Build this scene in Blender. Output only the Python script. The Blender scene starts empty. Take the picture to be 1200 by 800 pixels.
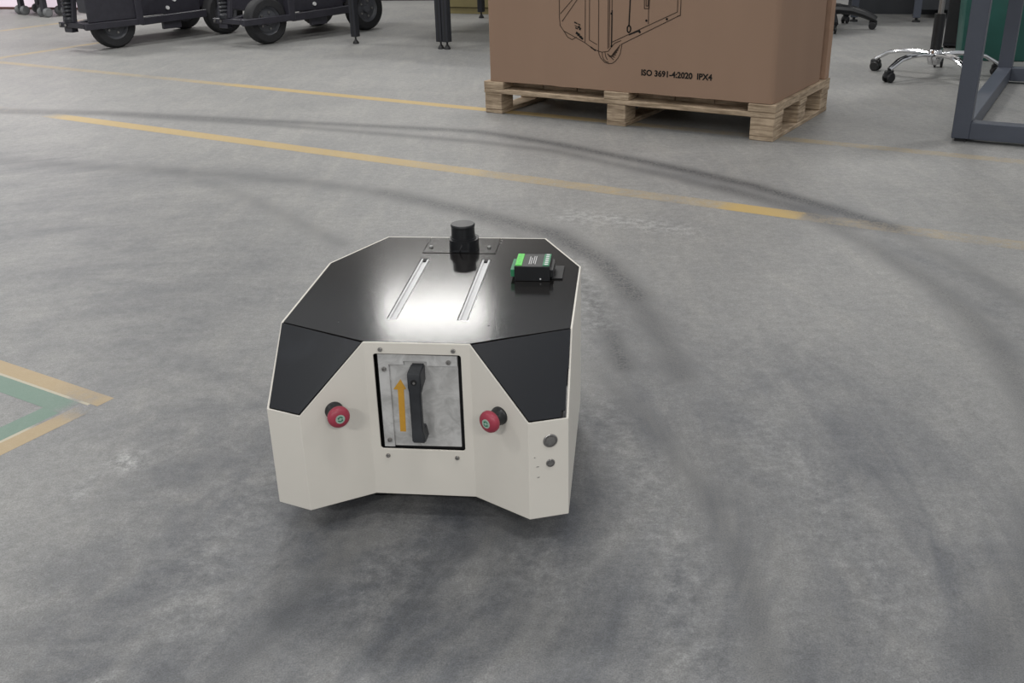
import bpy, bmesh, math, random
import numpy as np
from mathutils import Vector, Matrix

scene = bpy.context.scene
COL = scene.collection
random.seed(4)

# ------------------------------------------------------------------ camera
cam_d = bpy.data.cameras.new('camera')
cam_d.sensor_fit = 'HORIZONTAL'; cam_d.sensor_width = 36.0
cam_d.lens = 1180.0 / 1200.0 * 36.0
cam_d.clip_start = 0.05
cam_o = bpy.data.objects.new('camera', cam_d); COL.objects.link(cam_o)
r_ = Vector((0.99965, -0.01069, -0.02404)); u_ = Vector((0.02631, 0.40617, 0.91342)); f_ = Vector((0.0, 0.91374, -0.40631))
cam_o.matrix_world = Matrix(((r_.x, u_.x, -f_.x, 0.0), (r_.y, u_.y, -f_.y, 0.0), (r_.z, u_.z, -f_.z, 0.9), (0, 0, 0, 1)))
scene.camera = cam_o

# ------------------------------------------------------------------ world, ceiling lamps, added front fill lamps, exposure
world = bpy.data.worlds.new('world'); scene.world = world; world.use_nodes = True
bg = world.node_tree.nodes['Background']
bg.inputs[0].default_value = (0.93, 0.96, 1.0, 1); bg.inputs[1].default_value = 0.40
scene.view_settings.view_transform = 'Standard'; scene.view_settings.look = 'None'
scene.view_settings.gamma = 1.0; scene.view_settings.exposure = 0.0
scene.view_settings.use_curve_mapping = False

def ceiling_or_fill_lamp(x, y, z, power, sx=1.2, sy=0.3, col=(1.0, 0.985, 0.95)):
    l = bpy.data.lights.new('ceiling_or_fill_lamp', 'AREA'); l.shape = 'RECTANGLE'
    l.size = sx; l.size_y = sy; l.energy = power; l.color = col
    o = bpy.data.objects.new('ceiling_or_fill_lamp', l); COL.objects.link(o); o.location = (x, y, z)
    return o
ceiling_or_fill_lamp(-0.74, 9.0, 3.4, 44, 1.0, 0.42)
for lx, ly, lp in ((-4.4, 8.6, 115), (2.9, 8.2, 50),
                   (-3.8, 4.9, 84), (-0.3, 4.8, 72), (3.4, 4.4, 40),
                   (-3.0, 0.6, 24), (0.5, 0.4, 20), (3.8, 0.4, 20),
                   (-2.4, -3.4, 120), (1.2, -3.6, 120)):  # last pair added behind the camera to brighten front-facing sides
    ceiling_or_fill_lamp(lx, ly, 3.4, lp)

# ------------------------------------------------------------------ object helpers
def tag(o, label=None, cat=None, group=None, kind=None):
    if label: o['label'] = label
    if cat: o['category'] = cat
    if group: o['group'] = group
    if kind: o['kind'] = kind
    return o

def empty(name, loc=(0, 0, 0), rz=0.0):
    o = bpy.data.objects.new(name, None); COL.objects.link(o)
    o.location = loc; o.rotation_euler = (0, 0, rz); o.empty_display_size = 0.1
    return o

def link(name, bm, mat, parent=None, smooth=35, recalc=True):
    if recalc: bmesh.ops.recalc_face_normals(bm, faces=bm.faces[:])
    me = bpy.data.meshes.new(name); bm.to_mesh(me); bm.free()
    if smooth:
        for p in me.polygons: p.use_smooth = True
        me.set_sharp_from_angle(angle=math.radians(smooth))
    if mat: me.materials.append(mat)
    o = bpy.data.objects.new(name, me); COL.objects.link(o)
    if parent is not None: o.parent = parent
    return o

def share(o, parent, loc=None, rot=None):
    c = o.copy(); COL.objects.link(c); c.parent = parent
    if loc is not None: c.location = loc
    if rot is not None: c.rotation_euler = rot
    return c

def copy_tree(o, parent=None):
    c = o.copy(); COL.objects.link(c)
    if parent is not None: c.parent = parent
    for ch in list(o.children): copy_tree(ch, c)
    return c

def b_box(bm, x0, x1, y0, y1, z0, z1, bev=0.0, M=None, seg=1):
    t = bmesh.new()
    bmesh.ops.create_cube(t, size=1.0)
    for v in t.verts:
        v.co = Vector(((x0 + x1) / 2 + v.co.x * (x1 - x0), (y0 + y1) / 2 + v.co.y * (y1 - y0), (z0 + z1) / 2 + v.co.z * (z1 - z0)))
    if bev > 0: bmesh.ops.bevel(t, geom=t.edges[:], offset=bev, segments=seg, affect='EDGES', profile=0.5)
    if M is not None: t.transform(M)
    me = bpy.data.meshes.new('tmp'); t.to_mesh(me); t.free(); bm.from_mesh(me); bpy.data.meshes.remove(me)
    return bm

def axis_matrix(p, d):
    d = Vector(d).normalized()
    return Matrix.Translation(Vector(p)) @ d.to_track_quat('Z', 'Y').to_matrix().to_4x4()

def b_lathe(bm, prof, M=None, n=24, caps=True):
    """prof: list of (radius, height) along +Z"""
    rings = []
    for (r, h) in prof:
        if r < 1e-6: rings.append([bm.verts.new(Vector((0, 0, h)))])
        else: rings.append([bm.verts.new(Vector((r * math.cos(2 * math.pi * i / n), r * math.sin(2 * math.pi * i / n), h))) for i in range(n)])
    new = [v for rg in rings for v in rg]
    for a, b in zip(rings, rings[1:]):
        if len(a) == 1 and len(b) == 1: continue
        for i in range(n):
            j = (i + 1) % n
            if len(a) == 1: bm.faces.new((a[0], b[i], b[j]))
            elif len(b) == 1: bm.faces.new((a[i], a[j], b[0]))
            else: bm.faces.new((a[i], a[j], b[j], b[i]))
    for rg, last in ((rings[0], False), (rings[-1], True)):
        if caps and len(rg) > 1: bm.faces.new(rg if last else rg[::-1])
    if M is not None:
        for v in new: v.co = M @ v.co
    return bm

def b_cyl(bm, p0, p1, r0, r1=None, n=16):
    p0 = Vector(p0); p1 = Vector(p1)
    return b_lathe(bm, [(r0, 0), (r0 if r1 is None else r1, (p1 - p0).length)], axis_matrix(p0, p1 - p0), n)

def b_prism(bm, outline, z0, z1, holes=(), M=None):
    """flat plate with holes, outline in XY, between z0 and z1"""
    t = bmesh.new(); edges = []
    for loop in [outline] + list(holes):
        vs = [t.verts.new((p[0], p[1], z0)) for p in loop]
        for i in range(len(vs)): edges.append(t.edges.new((vs[i], vs[(i + 1) % len(vs)])))
    if holes: bmesh.ops.triangle_fill(t, use_beauty=True, use_dissolve=False, edges=edges)
    else: t.faces.new(t.verts[:])
    ex = bmesh.ops.extrude_face_region(t, geom=t.faces[:])
    for v in [g for g in ex['geom'] if isinstance(g, bmesh.types.BMVert)]: v.co.z = z1
    bmesh.ops.recalc_face_normals(t, faces=t.faces[:])
    if M is not None: t.transform(M)
    me = bpy.data.meshes.new('tmp'); t.to_mesh(me); t.free(); bm.from_mesh(me); bpy.data.meshes.remove(me)
    return bm

def b_tube(bm, pts, rw, rh=None, n=10, upv=(0, 0, 1)):
    """tube along a path; rw, rh half sizes (callables of t or numbers)"""
    pts = [Vector(p) for p in pts]; rings = []
    N = len(pts)
    for i, p in enumerate(pts):
        d = (pts[min(i + 1, N - 1)] - pts[max(i - 1, 0)]).normalized()
        s = d.cross(Vector(upv)).normalized(); u = s.cross(d)
        t = i / (N - 1)
        a = rw(t) if callable(rw) else rw
        b = a if rh is None else (rh(t) if callable(rh) else rh)
        rings.append([bm.verts.new(p + s * (a * math.cos(2 * math.pi * k / n)) + u * (b * math.sin(2 * math.pi * k / n))) for k in range(n)])
    for A, B in zip(rings, rings[1:]):
        for k in range(n): bm.faces.new((A[k], A[(k + 1) % n], B[(k + 1) % n], B[k]))
    bm.faces.new(rings[0][::-1]); bm.faces.new(rings[-1])
    return bm

# ------------------------------------------------------------------ materials
def new_mat(name):
    m = bpy.data.materials.new(name); m.use_nodes = True
    nt = m.node_tree; b = nt.nodes['Principled BSDF']
    return m, nt, b

def N(nt, t, **kw):
    n = nt.nodes.new(t)
    for k, v in kw.items():
        if k == 'inputs':
            for i, val in v.items(): n.inputs[i].default_value = val
        else: setattr(n, k, v)
    return n

def mixc(nt, fac, a, b, mode='MIX'):
    n = nt.nodes.new('ShaderNodeMix'); n.data_type = 'RGBA'; n.blend_type = mode; n.clamp_factor = True
    for sock, val in ((n.inputs['Factor'], fac), (n.inputs[6], a), (n.inputs[7], b)):
        if hasattr(val, 'is_output'): nt.links.new(val, sock)
        elif isinstance(val, (int, float)): sock.default_value = val
        else: sock.default_value = (*val, 1) if len(val) == 3 else val
    return n.outputs[2]

def math_n(nt, op, a, b=None, clamp=False):
    n = nt.nodes.new('ShaderNodeMath'); n.operation = op; n.use_clamp = clamp
    for i, val in enumerate((a, b)):
        if val is None: continue
        if hasattr(val, 'is_output'): nt.links.new(val, n.inputs[i])
        else: n.inputs[i].default_value = val
    return n.outputs[0]

def ramp(nt, fac, p0, p1, c0=(0, 0, 0, 1), c1=(1, 1, 1, 1)):
    n = nt.nodes.new('ShaderNodeValToRGB'); nt.links.new(fac, n.inputs[0])
    e = n.color_ramp.elements; e[0].position = p0; e[1].position = p1; e[0].color = c0; e[1].color = c1
    return n.outputs[0]

def noise(nt, vec, scale, detail=4, rough=0.55, dist=0.0):
    n = N(nt, 'ShaderNodeTexNoise', inputs={'Scale': scale, 'Detail': detail, 'Roughness': rough, 'Distortion': dist})
    if vec is not None: nt.links.new(vec, n.inputs['Vector'])
    return n.outputs['Fac']

def objvec(nt, scale=(1, 1, 1)):
    tc = N(nt, 'ShaderNodeTexCoord'); mp = N(nt, 'ShaderNodeMapping'); mp.inputs['Scale'].default_value = scale
    nt.links.new(tc.outputs['Object'], mp.inputs['Vector']); return mp.outputs['Vector']

def simple(name, col, rough=0.5, metal=0.0, spec=0.5, var=0.06, scale=20.0, bump=0.0, bscale=200.0, stretch=(1, 1, 1)):
    m, nt, b = new_mat(name)
    v = objvec(nt, stretch)
    f = noise(nt, v, scale, 4)
    lo = tuple(max(0.0, c * (1 - var)) for c in col); hi = tuple(c * (1 + var) for c in col)
    nt.links.new(mixc(nt, ramp(nt, f, 0.3, 0.7), lo, hi), b.inputs['Base Color'])
    b.inputs['Roughness'].default_value = rough; b.inputs['Metallic'].default_value = metal
    b.inputs['Specular IOR Level'].default_value = spec
    if bump > 0:
        bn = N(nt, 'ShaderNodeBump', inputs={'Strength': bump, 'Distance': 0.002})
        nt.links.new(noise(nt, v, bscale, 3), bn.inputs['Height']); nt.links.new(bn.outputs[0], b.inputs['Normal'])
    return m

def concrete(nt):
    """colour and height sockets of the worn, tyre marked concrete; world coordinates"""
    g = N(nt, 'ShaderNodeNewGeometry').outputs['Position']
    n1 = noise(nt, g, 0.9, 5, 0.6, 0.4)
    n2 = noise(nt, g, 5.0, 6, 0.65, 0.6)
    n3 = noise(nt, g, 42.0, 5, 0.7)
    n4 = noise(nt, g, 420.0, 2, 0.6)
    n7 = noise(nt, g, 150.0, 3, 0.6)
    mp = N(nt, 'ShaderNodeMapping'); mp.inputs['Scale'].default_value = (9, 1.6, 1); mp.inputs['Rotation'].default_value = (0, 0, 0.45)
    nt.links.new(g, mp.inputs['Vector']); n5 = noise(nt, mp.outputs[0], 1.6, 5, 0.65, 0.8)
    sub = N(nt, 'ShaderNodeVectorMath', operation='SUBTRACT'); nt.links.new(g, sub.inputs[0]); sub.inputs[1].default_value = (-0.85, 1.55, 0)
    sx = N(nt, 'ShaderNodeSeparateXYZ'); nt.links.new(sub.outputs[0], sx.inputs[0])
    ln = N(nt, 'ShaderNodeVectorMath', operation='LENGTH'); nt.links.new(sub.outputs[0], ln.inputs[0])
    at = math_n(nt, 'ARCTAN2', sx.outputs[1], sx.outputs[0])
    cb = N(nt, 'ShaderNodeCombineXYZ'); nt.links.new(math_n(nt, 'MULTIPLY', ln.outputs['Value'], 11.0), cb.inputs[0]); nt.links.new(math_n(nt, 'MULTIPLY', at, 3.2), cb.inputs[1])
    n6 = noise(nt, cb.outputs[0], 1.0, 6, 0.62, 0.5)
    cl = mixc(nt, ramp(nt, n1, 0.3, 0.7), (0.212, 0.211, 0.207), (0.268, 0.264, 0.254))
    c = mixc(nt, math_n(nt, 'MULTIPLY', ramp(nt, n2, 0.36, 0.68), 0.55), cl, (0.178, 0.180, 0.182))
    c = mixc(nt, math_n(nt, 'MULTIPLY', ramp(nt, n5, 0.48, 0.72), 0.30), c, (0.33, 0.318, 0.294))
    # grey rubber coat where the robots drive, plus painted dimming of the foreground
    film_shade = N(nt, 'ShaderNodeAttribute', attribute_name='film_shade').outputs['Fac']
    fm = math_n(nt, 'MULTIPLY', film_shade, math_n(nt, 'ADD', math_n(nt, 'MULTIPLY', ramp(nt, n2, 0.3, 0.72), 0.45), math_n(nt, 'ADD', math_n(nt, 'MULTIPLY', ramp(nt, n6, 0.36, 0.64), 0.75), 0.25)), True)
    c = mixc(nt, fm, c, (0.082, 0.087, 0.098))
    # tyre tracks
    tr = N(nt, 'ShaderNodeAttribute', attribute_name='track').outputs['Fac']
    sp = ramp(nt, n3, 0.33, 0.62); sp2 = ramp(nt, n4, 0.35, 0.6)
    tm = math_n(nt, 'MULTIPLY', tr, math_n(nt, 'ADD', math_n(nt, 'MULTIPLY', sp, 0.55), math_n(nt, 'ADD', math_n(nt, 'MULTIPLY', ramp(nt, n7, 0.42, 0.60), 0.65), 0.12)), True)
    c = mixc(nt, tm, c, (0.040, 0.042, 0.046))
    sc = N(nt, 'ShaderNodeAttribute', attribute_name='scuff').outputs['Fac']
    sm = math_n(nt, 'MULTIPLY', sc, ramp(nt, n3, 0.42, 0.66), True)
    c = mixc(nt, sm, c, (0.46, 0.46, 0.45))
    grain = ramp(nt, n4, 0.3, 0.7, (0.74, 0.74, 0.74, 1), (1.26, 1.26, 1.26, 1))
    c = mixc(nt, 1.0, c, grain, 'MULTIPLY')
    g7 = ramp(nt, n7, 0.3, 0.7, (0.86, 0.86, 0.86, 1), (1.14, 1.14, 1.14, 1))
    c = mixc(nt, 1.0, c, g7, 'MULTIPLY')
    g2 = ramp(nt, n3, 0.25, 0.75, (0.80, 0.80, 0.80, 1), (1.20, 1.20, 1.20, 1))
    c = mixc(nt, 1.0, c, g2, 'MULTIPLY')
    h = math_n(nt, 'ADD', n3, math_n(nt, 'MULTIPLY', n4, 0.6))
    return c, h, tm, n2, n3

def concrete_mat(name, paint=None):
    m, nt, b = new_mat(name)
    c, h, tm, n2, n3 = concrete(nt)
    if paint:
        pa = N(nt, 'ShaderNodeAttribute', attribute_name='paint').outputs['Fac']
        wear = math_n(nt, 'ADD', math_n(nt, 'MULTIPLY', n2, 0.6), math_n(nt, 'MULTIPLY', n3, 0.8))
        k = math_n(nt, 'MULTIPLY', math_n(nt, 'SUBTRACT', math_n(nt, 'ADD', pa, 0.60), wear), 2.2, True)
        k = math_n(nt, 'MULTIPLY', k, math_n(nt, 'SUBTRACT', 1.0, math_n(nt, 'MULTIPLY', tm, 0.85)), True)
        k = math_n(nt, 'MULTIPLY', k, math_n(nt, 'ADD', math_n(nt, 'MULTIPLY', pa, 0.5), 0.35), True)
        c = mixc(nt, k, c, paint)
    nt.links.new(c, b.inputs['Base Color'])
    b.inputs['Roughness'].default_value = 0.52; b.inputs['Specular IOR Level'].default_value = 0.42
    bn = N(nt, 'ShaderNodeBump', inputs={'Strength': 0.22, 'Distance': 0.002})
    nt.links.new(h, bn.inputs['Height']); nt.links.new(bn.outputs[0], b.inputs['Normal'])
    return m

def wood_mat(name, lo, hi, bands=0.0):
    m, nt, b = new_mat(name)
    oi = N(nt, 'ShaderNodeObjectInfo')
    tc = N(nt, 'ShaderNodeTexCoord'); add = N(nt, 'ShaderNodeVectorMath', operation='ADD')
    cmb = N(nt, 'ShaderNodeCombineXYZ')
    nt.links.new(math_n(nt, 'MULTIPLY', oi.outputs['Random'], 9.0), cmb.inputs[0]); nt.links.new(math_n(nt, 'MULTIPLY', oi.outputs['Random'], 3.0), cmb.inputs[2])
    nt.links.new(tc.outputs['Object'], add.inputs[0]); nt.links.new(cmb.outputs[0], add.inputs[1])
    mp = N(nt, 'ShaderNodeMapping'); mp.inputs['Scale'].default_value = (8, 8, 95)
    nt.links.new(add.outputs[0], mp.inputs['Vector'])
    f = noise(nt, mp.outputs[0], 1.2, 4, 0.6)
    f2 = noise(nt, add.outputs[0], 30, 4, 0.6)
    c = mixc(nt, ramp(nt, f, 0.35, 0.62), lo, hi)
    c = mixc(nt, math_n(nt, 'MULTIPLY', ramp(nt, f2, 0.45, 0.8), 0.35), c, tuple(x * 0.6 for x in lo))
    nt.links.new(c, b.inputs['Base Color']); b.inputs['Roughness'].default_value = 0.8
    bn = N(nt, 'ShaderNodeBump', inputs={'Strength': 0.4, 'Distance': 0.004})
    nt.links.new(f, bn.inputs['Height']); nt.links.new(bn.outputs[0], b.inputs['Normal'])
    return m

def brushed(name, lo, hi, rough):
    m, nt, b = new_mat(name)
    v = objvec(nt); f = noise(nt, v, 38, 5, 0.62, 1.2); f2 = noise(nt, v, 9, 3)
    k = math_n(nt, 'ADD', math_n(nt, 'MULTIPLY', f, 0.65), math_n(nt, 'MULTIPLY', f2, 0.35))
    nt.links.new(mixc(nt, ramp(nt, k, 0.38, 0.58), lo, hi), b.inputs['Base Color'])
    b.inputs['Metallic'].default_value = 0.2; b.inputs['Roughness'].default_value = rough
    return m

def black_paint(name, col, rough, scr=0.3, spec=0.4):
    m, nt, b = new_mat(name)
    v = objvec(nt); f = noise(nt, v, 14, 5, 0.6, 0.5); g = noise(nt, v, 900, 2)
    c = mixc(nt, math_n(nt, 'MULTIPLY', ramp(nt, f, 0.55, 0.8), scr), col, tuple(x * 2.2 + 0.004 for x in col))
    nt.links.new(c, b.inputs['Base Color'])
    b.inputs['Roughness'].default_value = rough; b.inputs['Specular IOR Level'].default_value = spec
    bn = N(nt, 'ShaderNodeBump', inputs={'Strength': 0.05, 'Distance': 0.0003})
    nt.links.new(g, bn.inputs['Height']); nt.links.new(bn.outputs[0], b.inputs['Normal'])
    return m

MAT = dict(
    floor=concrete_mat('concrete'),
    yellow=concrete_mat('worn_yellow_paint', (0.46, 0.315, 0.10)),
    ochre=concrete_mat('worn_ochre_paint', (0.44, 0.31, 0.14)),
    green=concrete_mat('worn_green_paint', (0.11, 0.215, 0.155)),
    pale=concrete_mat('pale_tape_edge', (0.52, 0.46, 0.33)),
    white=simple('cream_powder_coat', (0.71, 0.675, 0.61), 0.42, var=0.03, scale=6, bump=0.05, bscale=900),
    black=black_paint('black_powder_coat', (0.0105, 0.0098, 0.0095), 0.14, 0.12, 0.45),
    black2=black_paint('black_panel_coat', (0.010, 0.0115, 0.015), 0.34, 0.5, 0.3),
    dark=simple('black_chassis', (0.008, 0.008, 0.009), 0.6),
    plastic=simple('black_plastic', (0.012, 0.0125, 0.014), 0.42, var=0.15, scale=60),
    grip=simple('charcoal_plastic', (0.028, 0.030, 0.034), 0.48, var=0.15, scale=60),
    lidar=simple('sensor_black', (0.009, 0.0095, 0.011), 0.38, var=0.2),
    alu=brushed('worn_aluminium', (0.43, 0.425, 0.415), (0.62, 0.615, 0.605), 0.5),
    rail=simple('anodised_rail', (0.68, 0.68, 0.68), 0.5, metal=0.0, var=0.05, scale=80),
    steel=simple('screw_steel', (0.34, 0.33, 0.32), 0.35, metal=0.9, var=0.2, scale=200),
    red=simple('red_plastic', (0.34, 0.040, 0.068), 0.42, var=0.08, scale=60),
    disc=simple('pale_disc', (0.34, 0.45, 0.38), 0.45),
    dgreen=simple('green_print', (0.015, 0.17, 0.09), 0.5),
    lime=simple('green_terminal', (0.12, 0.62, 0.10), 0.42, var=0.15, scale=300),
    tgreen=simple('dark_green_terminal', (0.03, 0.22, 0.10), 0.45, var=0.15, scale=300),
    print_w=simple('white_print', (0.6, 0.6, 0.6), 0.6),
    arrow=simple('amber_decal', (0.60, 0.315, 0.035), 0.5, var=0.06, scale=90),
    card=simple('brown_cardboard', (0.310, 0.205, 0.145), 0.85, spec=0.2, var=0.05, scale=3, bump=0.06, bscale=120, stretch=(1, 1, 0.2)),
    card2=simple('pale_cardboard', (0.36, 0.235, 0.165), 0.85, spec=0.2, var=0.08, scale=14),
    ink=simple('black_ink', (0.012, 0.011, 0.010), 0.8, spec=0.2),
    ink2=simple('brown_black_ink', (0.055, 0.036, 0.027), 0.8, spec=0.2),
    wood=wood_mat('pallet_wood', (0.23, 0.165, 0.105), (0.52, 0.40, 0.28)),
    rubber=simple('tyre_rubber', (0.016, 0.016, 0.018), 0.75, var=0.2, scale=60, bump=0.2, bscale=150),
    hub=simple('dark_hub', (0.075, 0.078, 0.088), 0.45, var=0.2),
    bframe=simple('black_frame_paint', (0.028, 0.027, 0.036), 0.4, var=0.15, scale=30),
    bpost=simple('black_anodised', (0.013, 0.014, 0.019), 0.42, var=0.12),
    gunmetal=simple('grey_blue_steel', (0.066, 0.075, 0.098), 0.45, var=0.06, scale=9),
    chrome=simple('chrome', (0.75, 0.75, 0.76), 0.12, metal=1.0, var=0.02),
    khaki=simple('khaki_panel', (0.235, 0.195, 0.085), 0.5, var=0.04),
    greenbin=simple('dark_green_plastic', (0.016, 0.085, 0.070), 0.4, var=0.1, scale=8),
    greypanel=simple('grey_panel', (0.16, 0.165, 0.17), 0.6),
    darkdesk=simple('dark_grey_laminate', (0.035, 0.038, 0.044), 0.5),
    brownm=simple('red_brown_metal', (0.11, 0.045, 0.04), 0.5),
    wall=simple('painted_wall', (0.34, 0.33, 0.32), 0.9, spec=0.1, var=0.03, scale=2),
    gold=simple('yellow_bracket', (0.42, 0.27, 0.10), 0.5),
)

# ------------------------------------------------------------------ floor with its marks
YAW = 0.56
E1 = Vector((math.cos(YAW), -math.sin(YAW), 0)); E2 = Vector((math.sin(YAW), math.cos(YAW), 0))

# polyline, half width at start / end, strength at start / end
TRACKS = [
    ([(-2.42, 4.88), (-1.89, 4.77), (-1.1, 4.46), (-0.51, 4.18), (-0.12, 3.99), (0.18, 3.8), (0.56, 3.38), (0.77, 3.11), (0.9, 2.9), (0.98, 2.62), (1.03, 2.34), (1.04, 2.13), (1.02, 1.89), (0.97, 1.65), (0.88, 1.4), (0.76, 1.2), (0.6, 1.0)], 0.05, 0.06, 0.62, 0.5),
    ([(-2.6, 4.98), (-1.9, 4.82), (-1.12, 4.53), (-0.53, 4.33), (-0.12, 4.18), (0.19, 3.92), (0.58, 3.51), (0.8, 3.25), (0.98, 2.96), (1.1, 2.75)], 0.06, 0.055, 0.55, 1.0),
    ([(0.70, 3.24), (0.88, 3.0), (0.99, 2.75)], 0.035, 0.03, 0.45, 0.35),
    ([(0.98, 2.96), (1.1, 2.75), (1.16, 2.42), (1.2, 2.17), (1.2, 1.95)], 0.05, 0.05, 0.25, 0.35),
    ([(-1.97, 3.88), (-1.52, 3.73), (-1.07, 3.59), (-0.73, 3.45), (-0.41, 3.27), (-0.09, 3.0), (0.13, 2.78), (0.25, 2.51), (0.3, 2.28), (0.33, 2.02), (0.34, 1.83)], 0.09, 0.05, 0.3, 0.55),
    ([(-0.41, 3.27), (-0.09, 3.0), (0.13, 2.78), (0.25, 2.51), (0.3, 2.28)], 0.08, 0.05, 0.45, 0.75),
    ([(-0.09, 2.95), (0.1, 2.66), (0.18, 2.38), (0.22, 2.06), (0.23, 1.88)], 0.04, 0.04, 0.3, 0.8),
    ([(-1.32, 3.72), (-1.03, 3.45), (-0.75, 3.11), (-0.48, 2.74)], 0.06, 0.05, 0.12, 0.38),
    ([(0.16, 1.88), (0.25, 1.66), (0.31, 1.39), (0.33, 1.17), (0.31, 0.96)], 0.035, 0.03, 0.25, 0.42),
    ([(0.34, 1.41), (0.37, 1.29), (0.38, 1.18)], 0.018, 0.018, 0.25, 0.15),
    ([(-0.24, 1.3), (-0.29, 1.19), (-0.34, 1.08), (-0.38, 0.99)], 0.04, 0.04, 0.3, 0.3),
    ([(-0.05, 1.27), (0.02, 1.1), (0.02, 0.95)], 0.05, 0.05, 0.22, 0.1),
    ([(-0.02, 1.31), (-0.13, 1.22), (-0.17, 1.05)], 0.05, 0.05, 0.25, 0.1),
]
FILM_SHADE = [  # rubber coat on the floor; foreground strokes also paint in its dimmer light
    ([(-1.9, 3.72), (-1.43, 3.32), (-1.02, 2.91), (-0.66, 2.45)], 0.30, 0.28, 0.34, 0.30),
    ([(-1.97, 3.88), (-1.52, 3.73), (-1.07, 3.59), (-0.73, 3.45)], 0.16, 0.16, 0.35, 0.30),
    ([(-1.59, 3.05), (-1.14, 2.55), (-0.81, 2.08), (-0.63, 1.74)], 0.30, 0.22, 0.40, 0.45),
    ([(-0.52, 1.48), (-0.56, 1.29), (-0.58, 1.13), (-0.56, 1.0)], 0.18, 0.18, 0.55, 0.7),
    ([(-0.3, 1.6), (-0.25, 1.3), (-0.25, 1.1), (-0.26, 0.9)], 0.24, 0.24, 0.65, 0.8),
    ([(0.1, 1.6), (0.05, 1.3), (0.04, 1.1), (0.03, 0.9)], 0.24, 0.24, 0.65, 0.7),
    ([(0.3, 2.1), (0.33, 1.8), (0.36, 1.4), (0.33, 1.0)], 0.18, 0.17, 0.45, 0.6),
    ([(0.64, 1.9), (0.71, 1.6), (0.73, 1.32), (0.69, 1.11)], 0.16, 0.16, 0.35, 0.6),
    ([(0.51, 1.82), (0.59, 1.51), (0.6, 1.24), (0.55, 0.99)], 0.14, 0.14, 0.38, 0.6),
    ([(0.95, 2.95), (1.06, 2.70), (1.10, 2.42), (1.12, 2.15), (1.1, 1.8)], 0.09, 0.09, 0.35, 0.45),
    ([(0.56, 3.46), (0.80, 3.18), (0.95, 2.95)], 0.06, 0.08, 0.3, 0.4),
    ([(-3.6, 4.9), (-2.4, 4.3), (-1.9, 3.9)], 0.3, 0.3, 0.2, 0.3),
]
SCUFF = [
    ([(0.16, 2.55), (0.19, 2.3), (0.2, 2.1)], 0.05, 0.04, 0.35, 0.4),
    ([(0.2, 2.95), (0.36, 2.88), (0.5, 2.78)], 0.07, 0.05, 0.5, 0.35),
    ([(-0.69, 1.55), (-0.685, 1.54)], 0.03, 0.03, 0.9, 0.9),
    ([(-0.73, 1.49), (-0.735, 1.44)], 0.02, 0.02, 0.3, 0.3),
    ([(-0.53, 0.99), (-0.525, 0.97)], 0.02, 0.02, 0.5, 0.5),
    ([(-0.18, 1.2), (-0.2, 1.15)], 0.08, 0.06, 0.15, 0.12),
    ([(0.0, 1.22), (0.05, 1.18)], 0.06, 0.06, 0.15, 0.12),
    ([(-0.4, 1.5), (-0.47, 1.3), (-0.45, 1.1)], 0.06, 0.06, 0.12, 0.14),
    ([(0.16, 1.69), (0.21, 1.45), (0.23, 1.21), (0.21, 0.97)], 0.05, 0.05, 0.15, 0.15),
    ([(0.44, 1.62), (0.5, 1.4), (0.5, 1.1)], 0.05, 0.05, 0.12, 0.12),
]
def strokes(P, S, soft):
    out = np.zeros(len(P))
    for pts, w0, w1, s0, s1 in S:
        pts = np.array(pts, float)
        best = np.full(len(P), 9.0); tt = np.zeros(len(P))
        seg = np.linalg.norm(np.diff(pts, axis=0), axis=1); cum = np.concatenate([[0], np.cumsum(seg)]) / seg.sum()
        for i in range(len(pts) - 1):
            a, b = pts[i], pts[i + 1]; d = b - a
            t = np.clip(((P - a) @ d) / (d @ d), 0, 1)
            dist = np.linalg.norm(P - a - t[:, None] * d, axis=1)
            m = dist < best; best[m] = dist[m]; tt[m] = (cum[i] + t * (cum[i + 1] - cum[i]))[m]
        w = w0 + (w1 - w0) * tt; s = s0 + (s1 - s0) * tt
        k = np.exp(-(best / w) ** 2 * soft) * s
        out = 1 - (1 - out) * (1 - k)
    return out

def add_attrs(me, extra=None):
    n = len(me.vertices); co = np.empty(n * 3); me.vertices.foreach_get('co', co); P = co.reshape(-1, 3)[:, :2]
    for nm, S, soft in (('track', TRACKS, 2.2), ('film_shade', FILM_SHADE, 1.0), ('scuff', SCUFF, 1.2)):
        a = me.attributes.new(nm, 'FLOAT', 'POINT'); a.data.foreach_set('value', strokes(P, S, soft).astype(np.float32))
    if extra is not None:
        a = me.attributes.new('paint', 'FLOAT', 'POINT'); a.data.foreach_set('value', np.asarray(extra, np.float32))

def grid_mesh(name, xs, ys):
    X, Y = np.meshgrid(xs, ys); nx, ny = len(xs), len(ys)
    V = np.stack([X.ravel(), Y.ravel(), np.zeros(nx * ny)], 1)
    i = np.arange((ny - 1) * nx).reshape(ny - 1, nx)[:, :-1].ravel()
    F = np.stack([i, i + 1, i + nx + 1, i + nx], 1)
    me = bpy.data.meshes.new(name); me.from_pydata(V.tolist(), [], F.tolist()); return me
xs = np.concatenate([np.arange(-9, -2.6, 0.4), np.arange(-2.6, -1.2, 0.03), np.arange(-1.2, 1.3, 0.0125), np.arange(1.3, 1.6, 0.03), np.arange(1.6, 8, 0.4)])
ys = np.concatenate([np.arange(-4, 0.6, 0.25), np.arange(0.6, 4.2, 0.0125), np.arange(4.2, 5.4, 0.025), np.arange(5.4, 13, 0.4)])
me = grid_mesh('floor', xs, ys); add_attrs(me); me.materials.append(MAT['floor'])
fl = bpy.data.objects.new('floor', me); COL.objects.link(fl)
tag(fl, 'grey worn concrete workshop floor with dark curved tyre tracks', None, None, 'structure')

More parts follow.
